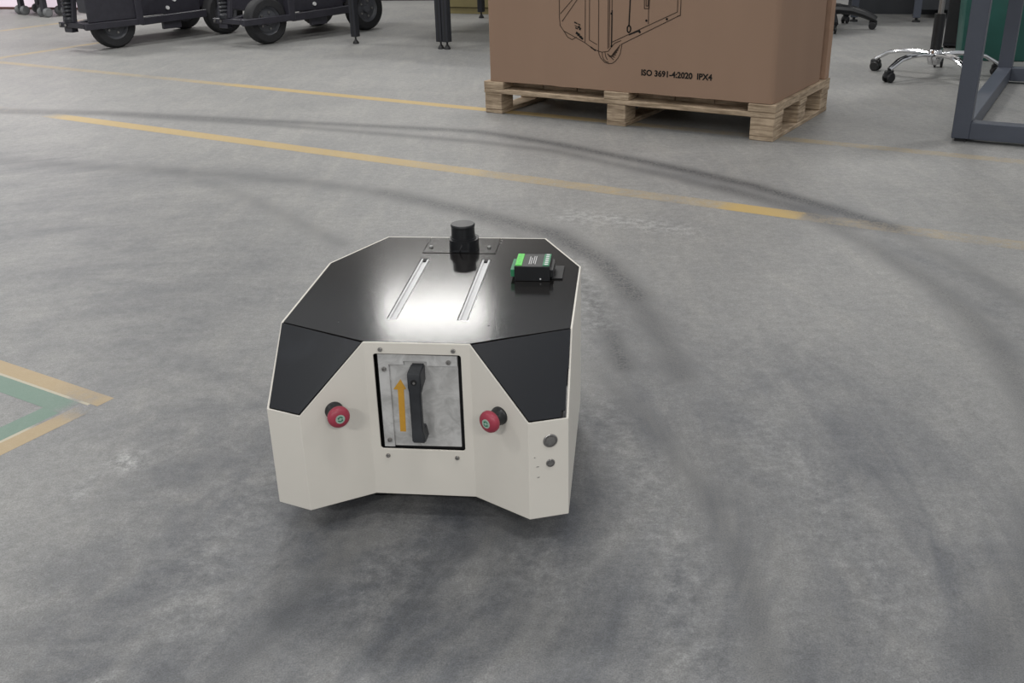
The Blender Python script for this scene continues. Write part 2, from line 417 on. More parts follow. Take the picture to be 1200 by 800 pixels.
def stripe(name, a0, a1, b0, b1, mat, paint, label, z=0.0002, along=0):
    """painted stripe in floor axes: a along E1, b along E2; paint(t) along the run"""
    step = 0.015 if max(a1 - a0, b1 - b0) < 1.0 else 0.03
    na = max(2, int((a1 - a0) / step) + 1); nb = max(4, int((b1 - b0) / step) + 1)
    V = []; pv = []
    for j in range(nb):
        for i in range(na):
            a = a0 + (a1 - a0) * i / (na - 1); b = b0 + (b1 - b0) * j / (nb - 1)
            p = E1 * a + E2 * b; V.append((p.x, p.y, z)); pv.append(paint(a if along == 0 else b))
    F = [(j * na + i, j * na + i + 1, (j + 1) * na + i + 1, (j + 1) * na + i) for j in range(nb - 1) for i in range(na - 1)]
    me = bpy.data.meshes.new(name); me.from_pydata(V, [], F); add_attrs(me, pv); me.materials.append(mat)
    o = bpy.data.objects.new(name, me); COL.objects.link(o)
    return tag(o, label, 'floor marking', 'painted floor lines')
def pw(pts):
    xs_, ys_ = zip(*pts); return lambda t: float(np.interp(t, xs_, ys_))
stripe('floor_line', -8.0, 2.5, 3.85, 3.915, MAT['yellow'], pw([(-7, .5), (-5.5, .35), (-4.6, .3), (-4.0, .6), (-2.6, .72), (-2.4, .7), (-1.2, .15), (-1.1, .35), (-.4, .3), (0, .25)]), 'long yellow floor line running past the foot of the wooden pallet')
stripe('floor_line', -7.0, 1.5, 2.872, 2.952, MAT['yellow'], pw([(-5.2, .15), (-4.4, .1), (-4.2, .75), (-3.2, .62), (-2.5, .6), (-1.9, .4), (-1.2, .3), (-1.05, .35), (-1.0, 1.0), (-.82, .95), (-.78, .25), (-.6, .28), (0, .25)]), 'worn yellow floor line nearer the robot, crossed by the dark tyre track')
stripe('floor_line', -6.43, -6.36, 3.915, 4.95, MAT['yellow'], lambda t: 0.42, 'pale yellow floor line meeting the long line left of the chassis', along=1)
stripe('floor_line', -7.86, -7.79, 4.3, 5.9, MAT['yellow'], lambda t: 0.42, 'pale yellow floor line running in front of the brown cart casters', along=1)
# green / yellow marked square at the left
stripe('floor_marking', -2.35, -1.629, 1.060, 1.100, MAT['ochre'], pw([(-2.3, .85), (-1.8, .8), (-1.72, .5), (-1.66, .45), (-1.629, .6)]), 'faded yellow band on the far side of the green floor square')
stripe('floor_marking', -1.664, -1.622, 0.40, 1.0525, MAT['ochre'], pw([(0.4, .85), (.94, .75), (1.0, .55), (1.04, .1)]), 'faded yellow band on the near side of the green floor square', along=1)
stripe('floor_marking', -2.35, -1.672, 1.004, 1.053, MAT['green'], pw([(-2.3, .8), (-1.8, .9), (-1.70, .7), (-1.675, .3)]), 'faded green band along the far yellow floor band')
stripe('floor_marking', -1.720, -1.672, 0.40, 1.004, MAT['green'], pw([(0.4, .8), (.962, .85)]), 'faded green band along the near yellow floor band', along=1)
stripe('floor_marking', -2.35, -1.650, 1.053, 1.060, MAT['pale'], pw([(-2.3, .9), (-1.72, .75), (-1.69, .2), (-1.65, .9)]), 'thin pale tape edge between the far yellow and green bands')
stripe('floor_marking', -1.672, -1.664, 0.40, 1.02, MAT['pale'], pw([(.4, .9), (.92, .85), (.96, .2), (1.0, .1)]), 'thin pale tape edge between the near yellow and green bands', along=1)

# ------------------------------------------------------------------ back wall with a daylit doorway
wb = empty('wall_back', (-0.55, 9.95, 0), -0.21); tag(wb, 'grey painted rear wall of the workshop', None, None, 'structure')
link('wall_panel', b_box(bmesh.new(), -9.0, 8.5, 0, 0.15, 0, 3.6), MAT['wall'], wb, 0)
tb = link('baseboard_back', b_box(bmesh.new(), -3.0, 6.5, -0.02, -0.001, 0, 0.05), MAT['dark'], None, 0)
tb.location = (-0.55, 9.95, 0); tb.rotation_euler = (0, 0, -0.21); tag(tb, 'dark strip along the foot of the rear wall', None, None, 'structure')
gm, gnt, gb = new_mat('daylit_frosted_glass')
gb.inputs['Base Color'].default_value = (0.35, 0.30, 0.34, 1); gb.inputs['Emission Color'].default_value = (1.0, 0.84, 0.93, 1); gb.inputs['Emission Strength'].default_value = 0.62
d1 = empty('door_1', (-3.85, 9.89, 0), -0.32); tag(d1, 'bright frosted glass door partition lit by daylight', None, None, 'structure')
for x0, x1 in ((-2.16, -1.12), (-1.08, -0.04)):
    link('pane', b_box(bmesh.new(), x0, x1, 0.02, 0.05, 0.02, 2.46), gm, d1, 0)
for x0, x1, z0, z1 in ((-2.2, -2.16, 0, 2.5), (-1.12, -1.08, 0, 2.5), (-0.04, 0.0, 0, 2.5), (-2.16, -1.12, 0, 0.018), (-1.08, -0.04, 0, 0.018), (-2.16, -0.04, 2.462, 2.5)):
    link('door_frame', b_box(bmesh.new(), x0, x1, 0.0, 0.07, z0, z1), MAT['brownm'], d1, 0)

# ================================================================== THE ROBOT
T, M_, B_ = 0.3045, 0.2082, 0.045
a, w, c = 0.0789, 0.2248, 0.1683
y1, y2, y3, bb = 0.0676, 0.3395, 0.4938, 0.1519
y4, y5 = -0.056, -0.0356
rob = empty('mobile_robot', (-0.1404, 1.3419, 0), -0.12)
tag(rob, 'low cream and black octagonal mobile robot standing on the concrete floor', 'robot')

# --- cream shell
bm = bmesh.new()
vd = {}
def V(x, y, z):
    k = (round(x, 5), round(y, 5), round(z, 5))
    if k not in vd: vd[k] = bm.verts.new(k)
    return vd[k]
HX, HZ0, HZ1, CR = 0.0655, 0.126, 0.2862, 0.004
fr = [V(-a, 0, B_), V(a, 0, B_), V(a, 0, T), V(-a, 0, T)]
hole = []
for cx, cz, a0 in ((HX - CR, HZ0 + CR, -90), (HX - CR, HZ1 - CR, 0), (-HX + CR, HZ1 - CR, 90), (-HX + CR, HZ0 + CR, 180)):
    for k in range(4):
        an = math.radians(a0 + 30 * k); hole.append(V(cx + CR * math.cos(an), 0, cz + CR * math.sin(an)))
ed = []
for lp in (fr, hole):
    for i in range(len(lp)): ed.append(bm.edges.get((lp[i], lp[(i + 1) % len(lp)])) or bm.edges.new((lp[i], lp[(i + 1) % len(lp)])))
bmesh.ops.triangle_fill(bm, use_beauty=True, use_dissolve=False, edges=ed)
for s in (-1, 1):
    F = lambda *p: bm.faces.new([V(s * q[0], q[1], q[2]) for q in p])
    F((a, 0, B_), (c, y4, B_), (c, y4, M_), (a, 0, T))                       # oblique wing
    F((c, y4, B_), (w, y5, B_), (w, y5, M_), (c, y4, M_))                    # corner chamfer
    F((w, y5, B_), (w, y2, B_), (w, y2, T), (w, y1, T), (w, y5, M_))         # side
    F((w, y2, B_), (bb, y3, B_), (bb, y3, T), (w, y2, T))                    # rear chamfer
bm.faces.new([V(-bb, y3, B_), V(bb, y3, B_), V(bb, y3, T), V(-bb, y3, T)])
bmesh.ops.remove_doubles(bm, verts=bm.verts[:], dist=1e-5)
bmesh.ops.recalc_face_normals(bm, faces=bm.faces[:])
ff = max(bm.faces, key=lambda f: -f.calc_center_median().y)
if ff.normal.y > 0: bmesh.ops.reverse_faces(bm, faces=bm.faces[:])
shell = link('shell', bm, MAT['white'], rob, 0, recalc=False)
sm = shell.modifiers.new('thickness', 'SOLIDIFY'); sm.thickness = 0.0032; sm.offset = -1; sm.use_even_offset = True
bv = shell.modifiers.new('edge', 'BEVEL'); bv.width = 0.0009; bv.segments = 2; bv.limit_method = 'ANGLE'; bv.angle_limit = math.radians(20)
shell['label'] = 'cream painted sheet metal shell'

# --- black octagonal top plate with slots and sensor notch
i_ = 0.0038
def inset_poly(poly, d):
    out = []; n = len(poly)
    for k in range(n):
        p0, p1, p2 = Vector(poly[k - 1]), Vector(poly[k]), Vector(poly[(k + 1) % n])
        d1_, d2_ = (p1 - p0).normalized(), (p2 - p1).normalized()
        n1, n2 = Vector((-d1_.y, d1_.x)), Vector((-d2_.y, d2_.x))
        m = (n1 + n2) / (1 + n1.dot(n2)); out.append(p1 + m * d)
    return out
octo = inset_poly([(-a, 0), (a, 0), (w, y1), (w, y2), (bb, y3), (-bb, y3), (-w, y2), (-w, y1)], i_)
# front edges of the plate meet the corner panels
octo[0] = Vector((-a, 0.0034)); octo[1] = Vector((a, 0.0034)); octo[2] = Vector((w - i_, y1 + 0.0008)); octo[7] = Vector((-w + i_, y1 + 0.0008))
yb = octo[4].y
NX, NY = 0.0675, 0.3985
outline = [octo[0], octo[1], octo[2], octo[3], octo[4], Vector((NX, yb)), Vector((NX, NY)), Vector((-NX, NY)), Vector((-NX, yb)), octo[5], octo[6], octo[7]]
SL = [(-0.0638, -0.0474), (0.0466, 0.063)]
holes = [[(x0, 0.0885), (x1, 0.0885), (x1, 0.3695), (x0, 0.3695)] for x0, x1 in SL]
bm = b_prism(bmesh.new(), [(p.x, p.y) for p in outline], T - 0.003, T, holes)
plate = link('top_plate', bm, MAT['black'], rob, 0); plate['label'] = 'glossy black powder coated top plate'
bm = b_prism(bmesh.new(), [(-NX + .0012, NY + .0045), (NX - .0012, NY + .0045), (NX - .0012, yb), (-NX + .0012, yb)], T - 0.003, T)
spl = link('sensor_plate', bm, MAT['black'], rob, 0)
# --- aluminium rails set in the slots
for x0, x1 in SL:
    bm = bmesh.new(); m = 0.0012; mid = (x0 + x1) / 2
    b_box(bm, x0 + m, x1 - m, 0.0895, 0.3685, T - 0.012, T - 0.0035)
    b_box(bm, x0 + m, mid - 0.0036, 0.0895, 0.3685, T - 0.0036, T - 0.0002, 0.0004)
    b_box(bm, mid + 0.0036, x1 - m, 0.0895, 0.3685, T - 0.0036, T - 0.0002, 0.0004)
    rl = link('rail', bm, MAT['rail'], rob, 0); rl['label'] = 'bright aluminium slotted rail'
    bm = bmesh.new(); b_box(bm, mid - 0.0033, mid + 0.0033, 0.3600, 0.3684, T - 0.0036, T - 0.0003)
    link('rail_notch', bm, MAT['dark'], rl, 0)

# --- black corner panels (front left, front right)
def quad_plate(pts, mat, name, inset=0.0034, thick=0.003, notch=False):
    P = [Vector(p) for p in pts]; cen = sum(P, Vector()) / 4
    n = (P[2] - P[0]).cross(P[3] - P[1]).normalized()
    if n.y > 0: n = -n
    Q = []
    for k in range(4):
        e1 = (P[k] - P[k - 1]).normalized(); e2 = (P[(k + 1) % 4] - P[k]).normalized()
        ins1 = n.cross(e1); ins2 = n.cross(e2)
        if ins1.dot(cen - P[k]) < 0: ins1 = -ins1
        if ins2.dot(cen - P[k]) < 0: ins2 = -ins2
        i1, i2 = (inset, inset)
        if k == 0: i2 = 0.0008
        if k == 1: i1 = 0.0008
        cs = ins1.dot(ins2); al = (i1 - i2 * cs) / (1 - cs * cs); be = (i2 - i1 * cs) / (1 - cs * cs)
        Q.append(P[k] + ins1 * al + ins2 * be)
    Q = [p_ - n * n.dot(p_ - cen) for p_ in Q]
    if notch:
        # step cut in the outer lower corner
        A_, Bq, Cq, Dq = Q
        ou = (Cq - Bq); out_ = [A_, Bq, Bq + ou * 0.46, Bq + ou * 0.46 + (A_ - Bq).normalized() * 0.002, Bq + ou * 0.93 + (A_ - Bq).normalized() * 0.002, Bq + ou * 0.93 + (Dq - Cq).normalized() * 0.008, Cq + (Dq - Cq).normalized() * 0.008, Dq]
        Q = out_
    bm = bmesh.new()
    top = [bm.verts.new(q) for q in Q]; bot = [bm.verts.new(q - n * thick) for q in Q]
    bm.faces.new(top); bm.faces.new(bot[::-1])
    for k in range(len(Q)): bm.faces.new((top[k], bot[k], bot[(k + 1) % len(Q)], top[(k + 1) % len(Q)]))
    return link(name, bm, mat, rob, 0)
for s in (-1, 1):
    cp = quad_plate([(s * a, 0, T), (s * w, y1, T), (s * w, y5, M_), (s * c, y4, M_)], MAT['black2'], 'corner_panel', 0.0030, 0.003, s == 1)
    cp['label'] = 'matt black sloping corner panel'

# --- dark chassis inside and drive wheels under the skirt
bm = b_prism(bmesh.new(), [(-0.12, 0.045), (0.12, 0.045), (0.195, 0.085), (0.195, 0.33), (0.14, 0.45), (-0.14, 0.45), (-0.195, 0.33), (-0.195, 0.085)], 0.035, T - 0.016)
link('chassis', bm, MAT['dark'], rob, 0)
for s in (-1, 1):
    bm = bmesh.new(); b_lathe(bm, [(0.030, 0), (0.048, 0), (0.05, 0.004), (0.05, 0.026), (0.048, 0.03), (0.03, 0.03)], axis_matrix((s * 0.165 - 0.015, 0.22, 0.05), (1, 0, 0)), 28)
    link('drive_wheel', bm, MAT['rubber'], rob)
    for yy in (0.07, 0.40):
        bm = bmesh.new(); b_lathe(bm, [(0.0, 0), (0.022, 0), (0.024, 0.004), (0.024, 0.016), (0.022, 0.02), (0, 0.02)], axis_matrix((s * 0.09 - 0.01, yy, 0.024), (1, 0, 0)), 20)
        link('caster_wheel', bm, MAT['rubber'], rob)

# --- battery door in the front opening
XZ = Matrix(((1, 0, 0, 0), (0, 0, -1, 0), (0, 1, 0, 0), (0, 0, 0, 1)))   # x,y plate -> x,z wall facing -y
def front_plate(outline, y_face, thick, holes=()):
    return b_prism(bmesh.new(), outline, -y_face - thick, -y_face, holes, XZ)
door = link('battery_door', front_plate([(-0.0597, 0.1285), (0.0592, 0.1295), (0.0592, 0.2832), (-0.0597, 0.2842)], 0.0072, 0.004), MAT['alu'], rob, 0)
door['label'] = 'worn bare aluminium battery door'
bm = front_plate([(-0.0597, 0.1285), (-0.0440, 0.1285), (-0.0440, 0.2676), (-0.0215, 0.2676), (-0.0215, 0.2735), (0.0135, 0.2735), (0.0135, 0.2668), (0.0592, 0.2668), (0.0592, 0.2835), (-0.0597, 0.2845)], 0.0030, 0.0041)
link('door_bracket', bm, MAT['alu'], door, 0)
bay = bmesh.new(); b_box(bay, -0.064, 0.064, 0.0125, 0.03, 0.122, 0.290); link('battery_bay', bay, MAT['dark'], rob, 0)

def screw_mesh(rad, h):
    bm = bmesh.new()
    b_lathe(bm, [(rad, 0), (rad, h * 0.6), (rad * 0.8, h), (rad * 0.42, h), (rad * 0.38, h * 0.35), (0, h * 0.35)], None, 14)
    return bm
scr = None
def screw(parent, p, d, rad=0.0034, h=0.002):
    global scr
    if scr is None: scr = link('screw', screw_mesh(1.0, 0.6), MAT['steel'], parent); o = scr
    else: o = share(scr, parent)
    o.matrix_local = axis_matrix(p, d) @ Matrix.Diagonal((rad, rad, h / 0.6, 1)); return o
for x, z in ((-0.054, 0.2937), (0.0547, 0.2937), (-0.055, 0.1145), (0.0526, 0.1144)): screw(rob, (x, -0.0005, z), (0, -1, 0), 0.0034, 0.0028)
for x, z in ((-0.0512, 0.2604), (-0.0512, 0.1403), (0.0461, 0.2735)): screw(door, (x, 0.0035, z), (0, -1, 0), 0.0036, 0.004)

# pull handle
hd = link('handle', bmesh.new(), MAT['grip'], door)
bm = bmesh.new()
hx0, hx1 = -0.0105, 0.0100
prof = [(0.0072, 0.2690), (-0.022, 0.2690), (-0.026, 0.2675), (-0.0275, 0.2630), (-0.0275, 0.244), (-0.0250, 0.235), (-0.0245, 0.172), (-0.0260, 0.164), (-0.0255, 0.1530), (-0.022, 0.1505), (0.0072, 0.1490), (0.0072, 0.168), (-0.010, 0.170), (-0.0130, 0.180), (-0.0130, 0.230), (-0.010, 0.240), (0.0072, 0.243)]
vs0 = [bm.verts.new((hx0, y, z)) for y, z in prof]; vs1 = [bm.verts.new((hx1, y, z)) for y, z in prof]
bm.faces.new(vs0); bm.faces.new(vs1[::-1])
for k in range(len(prof)): bm.faces.new((vs0[k], vs1[k], vs1[(k + 1) % len(prof)], vs0[(k + 1) % len(prof)]))
bmesh.ops.recalc_face_normals(bm, faces=bm.faces[:])
bmesh.ops.bevel(bm, geom=[e for e in bm.edges if abs(e.verts[0].co.x - e.verts[1].co.x) < 1e-6], offset=0.0018, segments=2, affect='EDGES')
# slimmer grip below the head
for v in bm.verts:
    if v.co.z < 0.236: v.co.x = v.co.x * 0.93 if v.co.x < 0 else v.co.x * (0.72 if v.co.z > 0.164 else 1.0)
bm.to_mesh(hd.data); bm.free()
for p in hd.data.polygons: p.use_smooth = True
hd.data.set_sharp_from_angle(angle=math.radians(30)); hd['label'] = 'charcoal plastic pull handle'
bm = bmesh.new(); b_lathe(bm, [(0.0046, 0), (0.0046, 0.0012), (0.0036, 0.0012), (0.0034, 0.0004), (0, 0.0004)], axis_matrix((-0.001, -0.0272, 0.2540), (0, -1, 0)), 16)
link('bolt_recess_shade', bm, MAT['dark'], hd)  # black disc standing in for the shade inside the bolt recess
link('handle_bolt', b_lathe(bmesh.new(), [(0, 0), (0.0022, 0), (0.0020, 0.0010), (0, 0.0010)], axis_matrix((-0.0005, -0.0277, 0.2532), (0, -1, 0)), 6), MAT['steel'], hd)
# amber arrow decal
bm = front_plate([(-0.0350, 0.153), (-0.0260, 0.153), (-0.0245, 0.2245), (-0.0212, 0.2260), (-0.0285, 0.2420), (-0.0405, 0.2250), (-0.0340, 0.2243)], 0.0069, 0.0003)
ar = link('arrow_decal', bm, MAT['arrow'], door, 0); ar['label'] = 'amber upward arrow'

# --- emergency stops on the oblique wings
def estop(s):
    t = Vector((s * (c - a), y4, 0)).normalized()
    n = Vector((-s * -t.y * s, 0, 0))
    n = Vector((0, 0, 1)).cross(t) * (-s)
    n = n.normalized()
    if n.y > 0: n = -n
    p = Vector((s * 0.1243, 0.0, 0.2052)); p.y = y4 * (0.1243 - a) / (c - a)
    Mx = axis_matrix(p - n * 0.001, n)
    col = link('emergency_stop', b_lathe(bmesh.new(), [(0, 0), (0.0140, 0), (0.0140, 0.004), (0.0128, 0.0055), (0.0120, 0.018), (0.0098, 0.020), (0.0098, 0.022), (0, 0.022)], Mx, 28), MAT['plastic'], rob)
    cap = link('mushroom_cap', b_lathe(bmesh.new(), [(0.0085, 0.0195), (0.0150, 0.0200), (0.0166, 0.0225), (0.0168, 0.0255), (0.0158, 0.0290), (0.0125, 0.0318), (0.0075, 0.0330), (0, 0.0332)], Mx, 32), MAT['red'], col, 50)
    cap['label'] = 'red mushroom cap'
    disc = link('cap_disc', b_lathe(bmesh.new(), [(0, 0.0330), (0.0070, 0.0328), (0.0070, 0.0335), (0, 0.0336)], Mx, 24), MAT['disc'], col)
    # turning arrows printed on the disc
    bm = bmesh.new()
    for a0 in (20, 200):
        ring = [math.radians(a0 + k * 13) for k in range(10)]
        q = [[bm.verts.new(Mx @ Vector((rr * math.cos(x), rr * math.sin(x), 0.0338))) for x in ring] for rr in (0.0026, 0.0044)]
        for k in range(9): bm.faces.new((q[0][k], q[0][k + 1], q[1][k + 1], q[1][k]))
        e = ring[-1]; P_ = lambda rr, x: bm.verts.new(Mx @ Vector((rr * math.cos(x), rr * math.sin(x), 0.0338)))
        bm.faces.new((P_(0.0016, e), P_(0.0056, e), P_(0.0034, e + 0.75)))
    link('turn_arrows', bm, MAT['dgreen'], col, 0)
    return col
estop(-1); estop(1)

# --- round metal buttons on the right corner chamfer
t = Vector((w - c, y5 - y4, 0)).normalized(); nb_ = Vector((t.y, -t.x, 0))
for xx, zz, rr in ((0.1988, 0.1755, 0.0108), (0.1988, 0.1382, 0.0066)):
    p = Vector((xx, y4 + (y5 - y4) * (xx - c) / (w - c), zz)); Mx = axis_matrix(p - nb_ * 0.0005, nb_)
    pb = link('push_button', b_lathe(bmesh.new(), [(0, 0), (rr, 0), (rr, 0.0016), (rr * 0.9, 0.0024), (rr * 0.80, 0.0024), (rr * 0.78, 0.0012), (rr * 0.70, 0.0012), (rr * 0.68, 0.0020), (0, 0.0022)], Mx, 32), MAT['steel'], rob)
    pb['label'] = 'round brushed steel push button'
for xx, zz, ln in ((0.1765, 0.1505, 0.002), (0.1805, 0.1345, 0.004), (0.1815, 0.1165, 0.0035)):
    p = Vector((xx, y4 + (y5 - y4) * (xx - c) / (w - c), zz)) + nb_ * 0.0002
    bm = bmesh.new(); b_box(bm, -ln / 2, ln / 2, -0.0002, 0.0002, -0.0005, 0.0005, 0, Matrix.Translation(p) @ Matrix.Rotation(math.atan2(t.y, t.x), 4, 'Z'))
    link('paint_nick', bm, MAT['steel'], rob, 0)

# --- scanning sensor on the sensor plate
LX, LY = 0.0058, 0.4300
bm = bmesh.new()
rr = 0.0265
def rsq(hw, hd, cr, z0, z1, cy=0.0):
    pts = []
    for cx, cy_, a0 in ((hw - cr, hd - cr, 0), (-hw + cr, hd - cr, 90), (-hw + cr, -hd + cr, 180), (hw - cr, -hd + cr, 270)):
        for k in range(7): an = math.radians(a0 + 15 * k); pts.append((LX + cx + cr * math.cos(an), LY + cy + cy_ + cr * math.sin(an)))
    return pts
b_prism(bm, rsq(0.0265, 0.0265, 0.020, 0, 0), T, T + 0.0205)
sen = link('lidar_sensor', bm, MAT['lidar'], rob); sen['label'] = 'small black cylindrical scanning sensor'
link('sensor_head', b_lathe(bmesh.new(), [(0, 0), (0.0235, 0), (0.0235, 0.0015), (0.0218, 0.002), (0.0212, 0.0215), (0.0222, 0.0225), (0.0222, 0.0255), (0.0210, 0.0270), (0, 0.0272)], Matrix.Translation((LX - 0.0012, LY, T + 0.0205)), 36), MAT['lidar'], sen, 40)
bm = bmesh.new(); b_box(bm, LX - 0.016, LX + 0.012, LY - 0.0268, LY - 0.0262, T + 0.002, T + 0.004)
link('sensor_label', bm, MAT['grip'], sen, 0)
b_ = b_tube(bmesh.new(), [(LX - 0.004, LY - 0.0275, T + 0.001), (LX - 0.003, LY - 0.029, T + 0.006), (LX - 0.001, LY - 0.0275, T + 0.012), (LX, LY - 0.026, T + 0.015)], 0.0012, n=6)
link('sensor_lead', b_, MAT['plastic'], sen)
for x, y in ((-0.0567, 0.4325), (0.0512, 0.4345)):
    sw = screw(rob, (x, y, T - 0.0002), (0, 0, 1), 0.0036, 0.0032)
for x, y in ((0.0655, 0.476), (0.0660, 0.462)): screw(rob, (x + 0.004, y, T - 0.0002), (0, 0, 1), 0.0018, 0.0010)
for x, y in ((-0.135, 0.072), (0.098, 0.070)):
    bm = bmesh.new(); b_lathe(bm, [(0, 0), (0.0016, 0), (0.0016, 0.0002), (0, 0.0002)], Matrix.Translation((x, y, T)), 10); link('plate_hole', bm, MAT['dark'], rob, 0)

# --- control module resting on the top plate (a thing of its own)
RM = Matrix.Translation((-0.1404, 1.3419, 0)) @ Matrix.Rotation(-0.12, 4, 'Z')
mx0, mx1, my0, my1, mh = 0.1165, 0.1762, 0.263, 0.3275, 0.026
mc = Vector(((mx0 + mx1) / 2, (my0 + my1) / 2, T + 0.0002))
mod = empty('control_module', RM @ mc, -0.12)
tag(mod, 'small black electronic module with green terminal blocks on the robot top', 'electronic module')
hw, hd_ = (mx1 - mx0) / 2, (my1 - my0) / 2
link('housing', b_box(bmesh.new(), -hw, hw, -hd_, hd_, 0, mh, 0.0008), MAT['plastic'], mod, 0)
for s in (-1, 1):
    # terminal row: green body with openings
    x_in, x_out = hw - 0.0125, hw - 0.0012
    bm = bmesh.new(); b_box(bm, min(s * x_in, s * x_out), max(s * x_in, s * x_out), -hd_ + 0.003, hd_ - 0.003, mh - 0.001, mh + 0.0014, 0.0004)
    tr = link('terminal_row', bm, MAT['lime'] if s < 0 else MAT['tgreen'], mod, 0); tr['label'] = 'green screw terminal row'
    for k in range(6):
        yy = -hd_ + 0.008 + k * (2 * hd_ - 0.016) / 5
        bm = bmesh.new(); b_box(bm, s * (hw - 0.0065) - 0.0028, s * (hw - 0.0065) + 0.0028, yy - 0.0024, yy + 0.0024, mh + 0.0012, mh + 0.0018)
        link('terminal_mark', bm, MAT['print_w'] if s > 0 else MAT['lime'], tr, 0)
bm = bmesh.new(); b_box(bm, -hw - 0.0068, -hw + 0.0005, -hd_ + 0.004, hd_ - 0.006, 0.006, 0.019, 0.0006); link('side_terminal', bm, MAT['tgreen'], mod, 0)
bm = bmesh.new(); b_box(bm, hw - 0.0005, hw + 0.0055, -hd_ + 0.004, hd_ - 0.006, 0.006, 0.019, 0.0006); link('side_terminal', bm, MAT['plastic'], mod, 0)
bm = bmesh.new(); b_box(bm, hw + 0.0015, hw + 0.0205, -hd_ + 0.010, hd_ + 0.008, 0, 0.0025, 0.0004); link('black_side_piece', bm, MAT['dark'], mod, 0)  # thin flat black piece beside the module
bm = bmesh.new(); b_lathe(bm, [(0, 0), (0.0016, 0), (0.0012, 0.0014), (0, 0.0018)], axis_matrix((0.014, -hd_ + 0.0002, 0.004), (0, -1, 0)), 10); link('indicator_lamp', bm, MAT['print_w'], mod)
for x, y0, y1_ in ((-0.0060, -0.020, 0.018), (-0.0028, -0.020, 0.012), (0.0010, -0.016, 0.020), (0.0042, -0.020, 0.020), (-0.0115, -0.006, 0.014)):
    bm = bmesh.new(); b_box(bm, x - 0.0006, x + 0.0006, y0, y1_, mh, mh + 0.0002); link('printed_line', bm, MAT['print_w'] if x > -0.01 else MAT['grip'], mod, 0)

# ================================================================== PALLET AND CARTON
PYAW = -0.5798; PO = (-0.0936, 4.5773, 0); PW, PL, PH = 1.335, 0.695, 0.1394
pal = empty('wooden_pallet', PO, PYAW); tag(pal, 'pale rough wooden block pallet under the big brown carton', 'pallet')
def wpiece(name, x0, x1, y0, y1_, z0, z1):
    cx, cy, cz = (x0 + x1) / 2, (y0 + y1_) / 2, (z0 + z1) / 2
    o = link(name, b_box(bmesh.new(), x0 - cx, x1 - cx, y0 - cy, y1_ - cy, z0 - cz, z1 - cz, 0.002), MAT['wood'], pal, 0)
    o.location = (cx, cy, cz); return o
BX = ((0.0, 0.088), (0.613, 0.703), (PW - 0.096, PW)); BY = ((0.0, 0.10), (0.30, 0.39), (PL - 0.10, PL))
for x0, x1 in BX:
    wpiece('bottom_board', x0, x1, 0.004, PL - 0.004, 0.0, 0.0175)
    for q0, q1 in BY: wpiece('block', x0 + random.uniform(0, .003), x1 - random.uniform(0, .003), q0 + (0.002 if q0 == 0 else 0), q1, 0.018, 0.0885)
for q0, q1 in BY: wpiece('stringer_board', -0.002, PW + 0.002, q0, q1, 0.089, 0.1085)
for x0, x1 in BX: wpiece('deck_board', x0 - 0.012 if x0 else x0 - 0.002, x1 + 0.012 if x1 < PW else PW + 0.002, 0, PL, 0.109, PH)
for x0, x1 in ((0.092, 0.255), (0.258, 0.425), (0.428, 0.598), (0.718, 0.885), (0.888, 1.055), (1.058, 1.224)): wpiece('deck_board', x0, x1, 0.085, PL - 0.002, 0.109, PH - 0.0002)  # hidden inner boards, widened and set back to keep the gaps dark

CW0, CW1, CD0, CD1, CZ0, CZ1 = 0.026, 1.322, 0.008, 0.585, PH + 0.0006, 1.02
box = empty('cardboard_carton', PO, PYAW); tag(box, 'big brown cardboard carton with line drawing standing on the pallet', 'carton')
bm = bmesh.new()
# body with softened front right corner and a slightly ragged lower edge
prof = [(CW0, CD1), (CW0, CD0 + 0.006), (CW0 + 0.006, CD0)]
prof += [(CW0 + 0.006 + (CW1 - 0.036 - CW0) * k / 24, CD0) for k in range(1, 24)]
for k in range(6):
    an = math.radians(-90 + 18 * k); prof.append((CW1 - 0.022 + 0.022 * math.cos(an), CD0 + 0.022 + 0.022 * math.sin(an)))
prof += [(CW1, CD0 + 0.03 + (CD1 - CD0 - 0.03) * k / 10) for k in range(1, 11)]
lo = [bm.verts.new((x, y, CZ0 + (0.0 if 0 < k < 3 else random.uniform(0, 0.003)))) for k, (x, y) in enumerate(prof)]
hi = [bm.verts.new((x, y, CZ1)) for x, y in prof]
for k in range(len(prof)): j = (k + 1) % len(prof); bm.faces.new((lo[k], lo[j], hi[j], hi[k]))
bm.faces.new(lo[::-1]); bm.faces.new(hi)
link('carton_body', bm, MAT['card'], box, 40)
bm = bmesh.new(); b_box(bm, (CW0 + CW1) / 2 - 0.03, (CW0 + CW1) / 2 + 0.03, CD0, CD1, CZ1, CZ1 + 0.0004); link('tape', bm, MAT['card2'], box, 0)

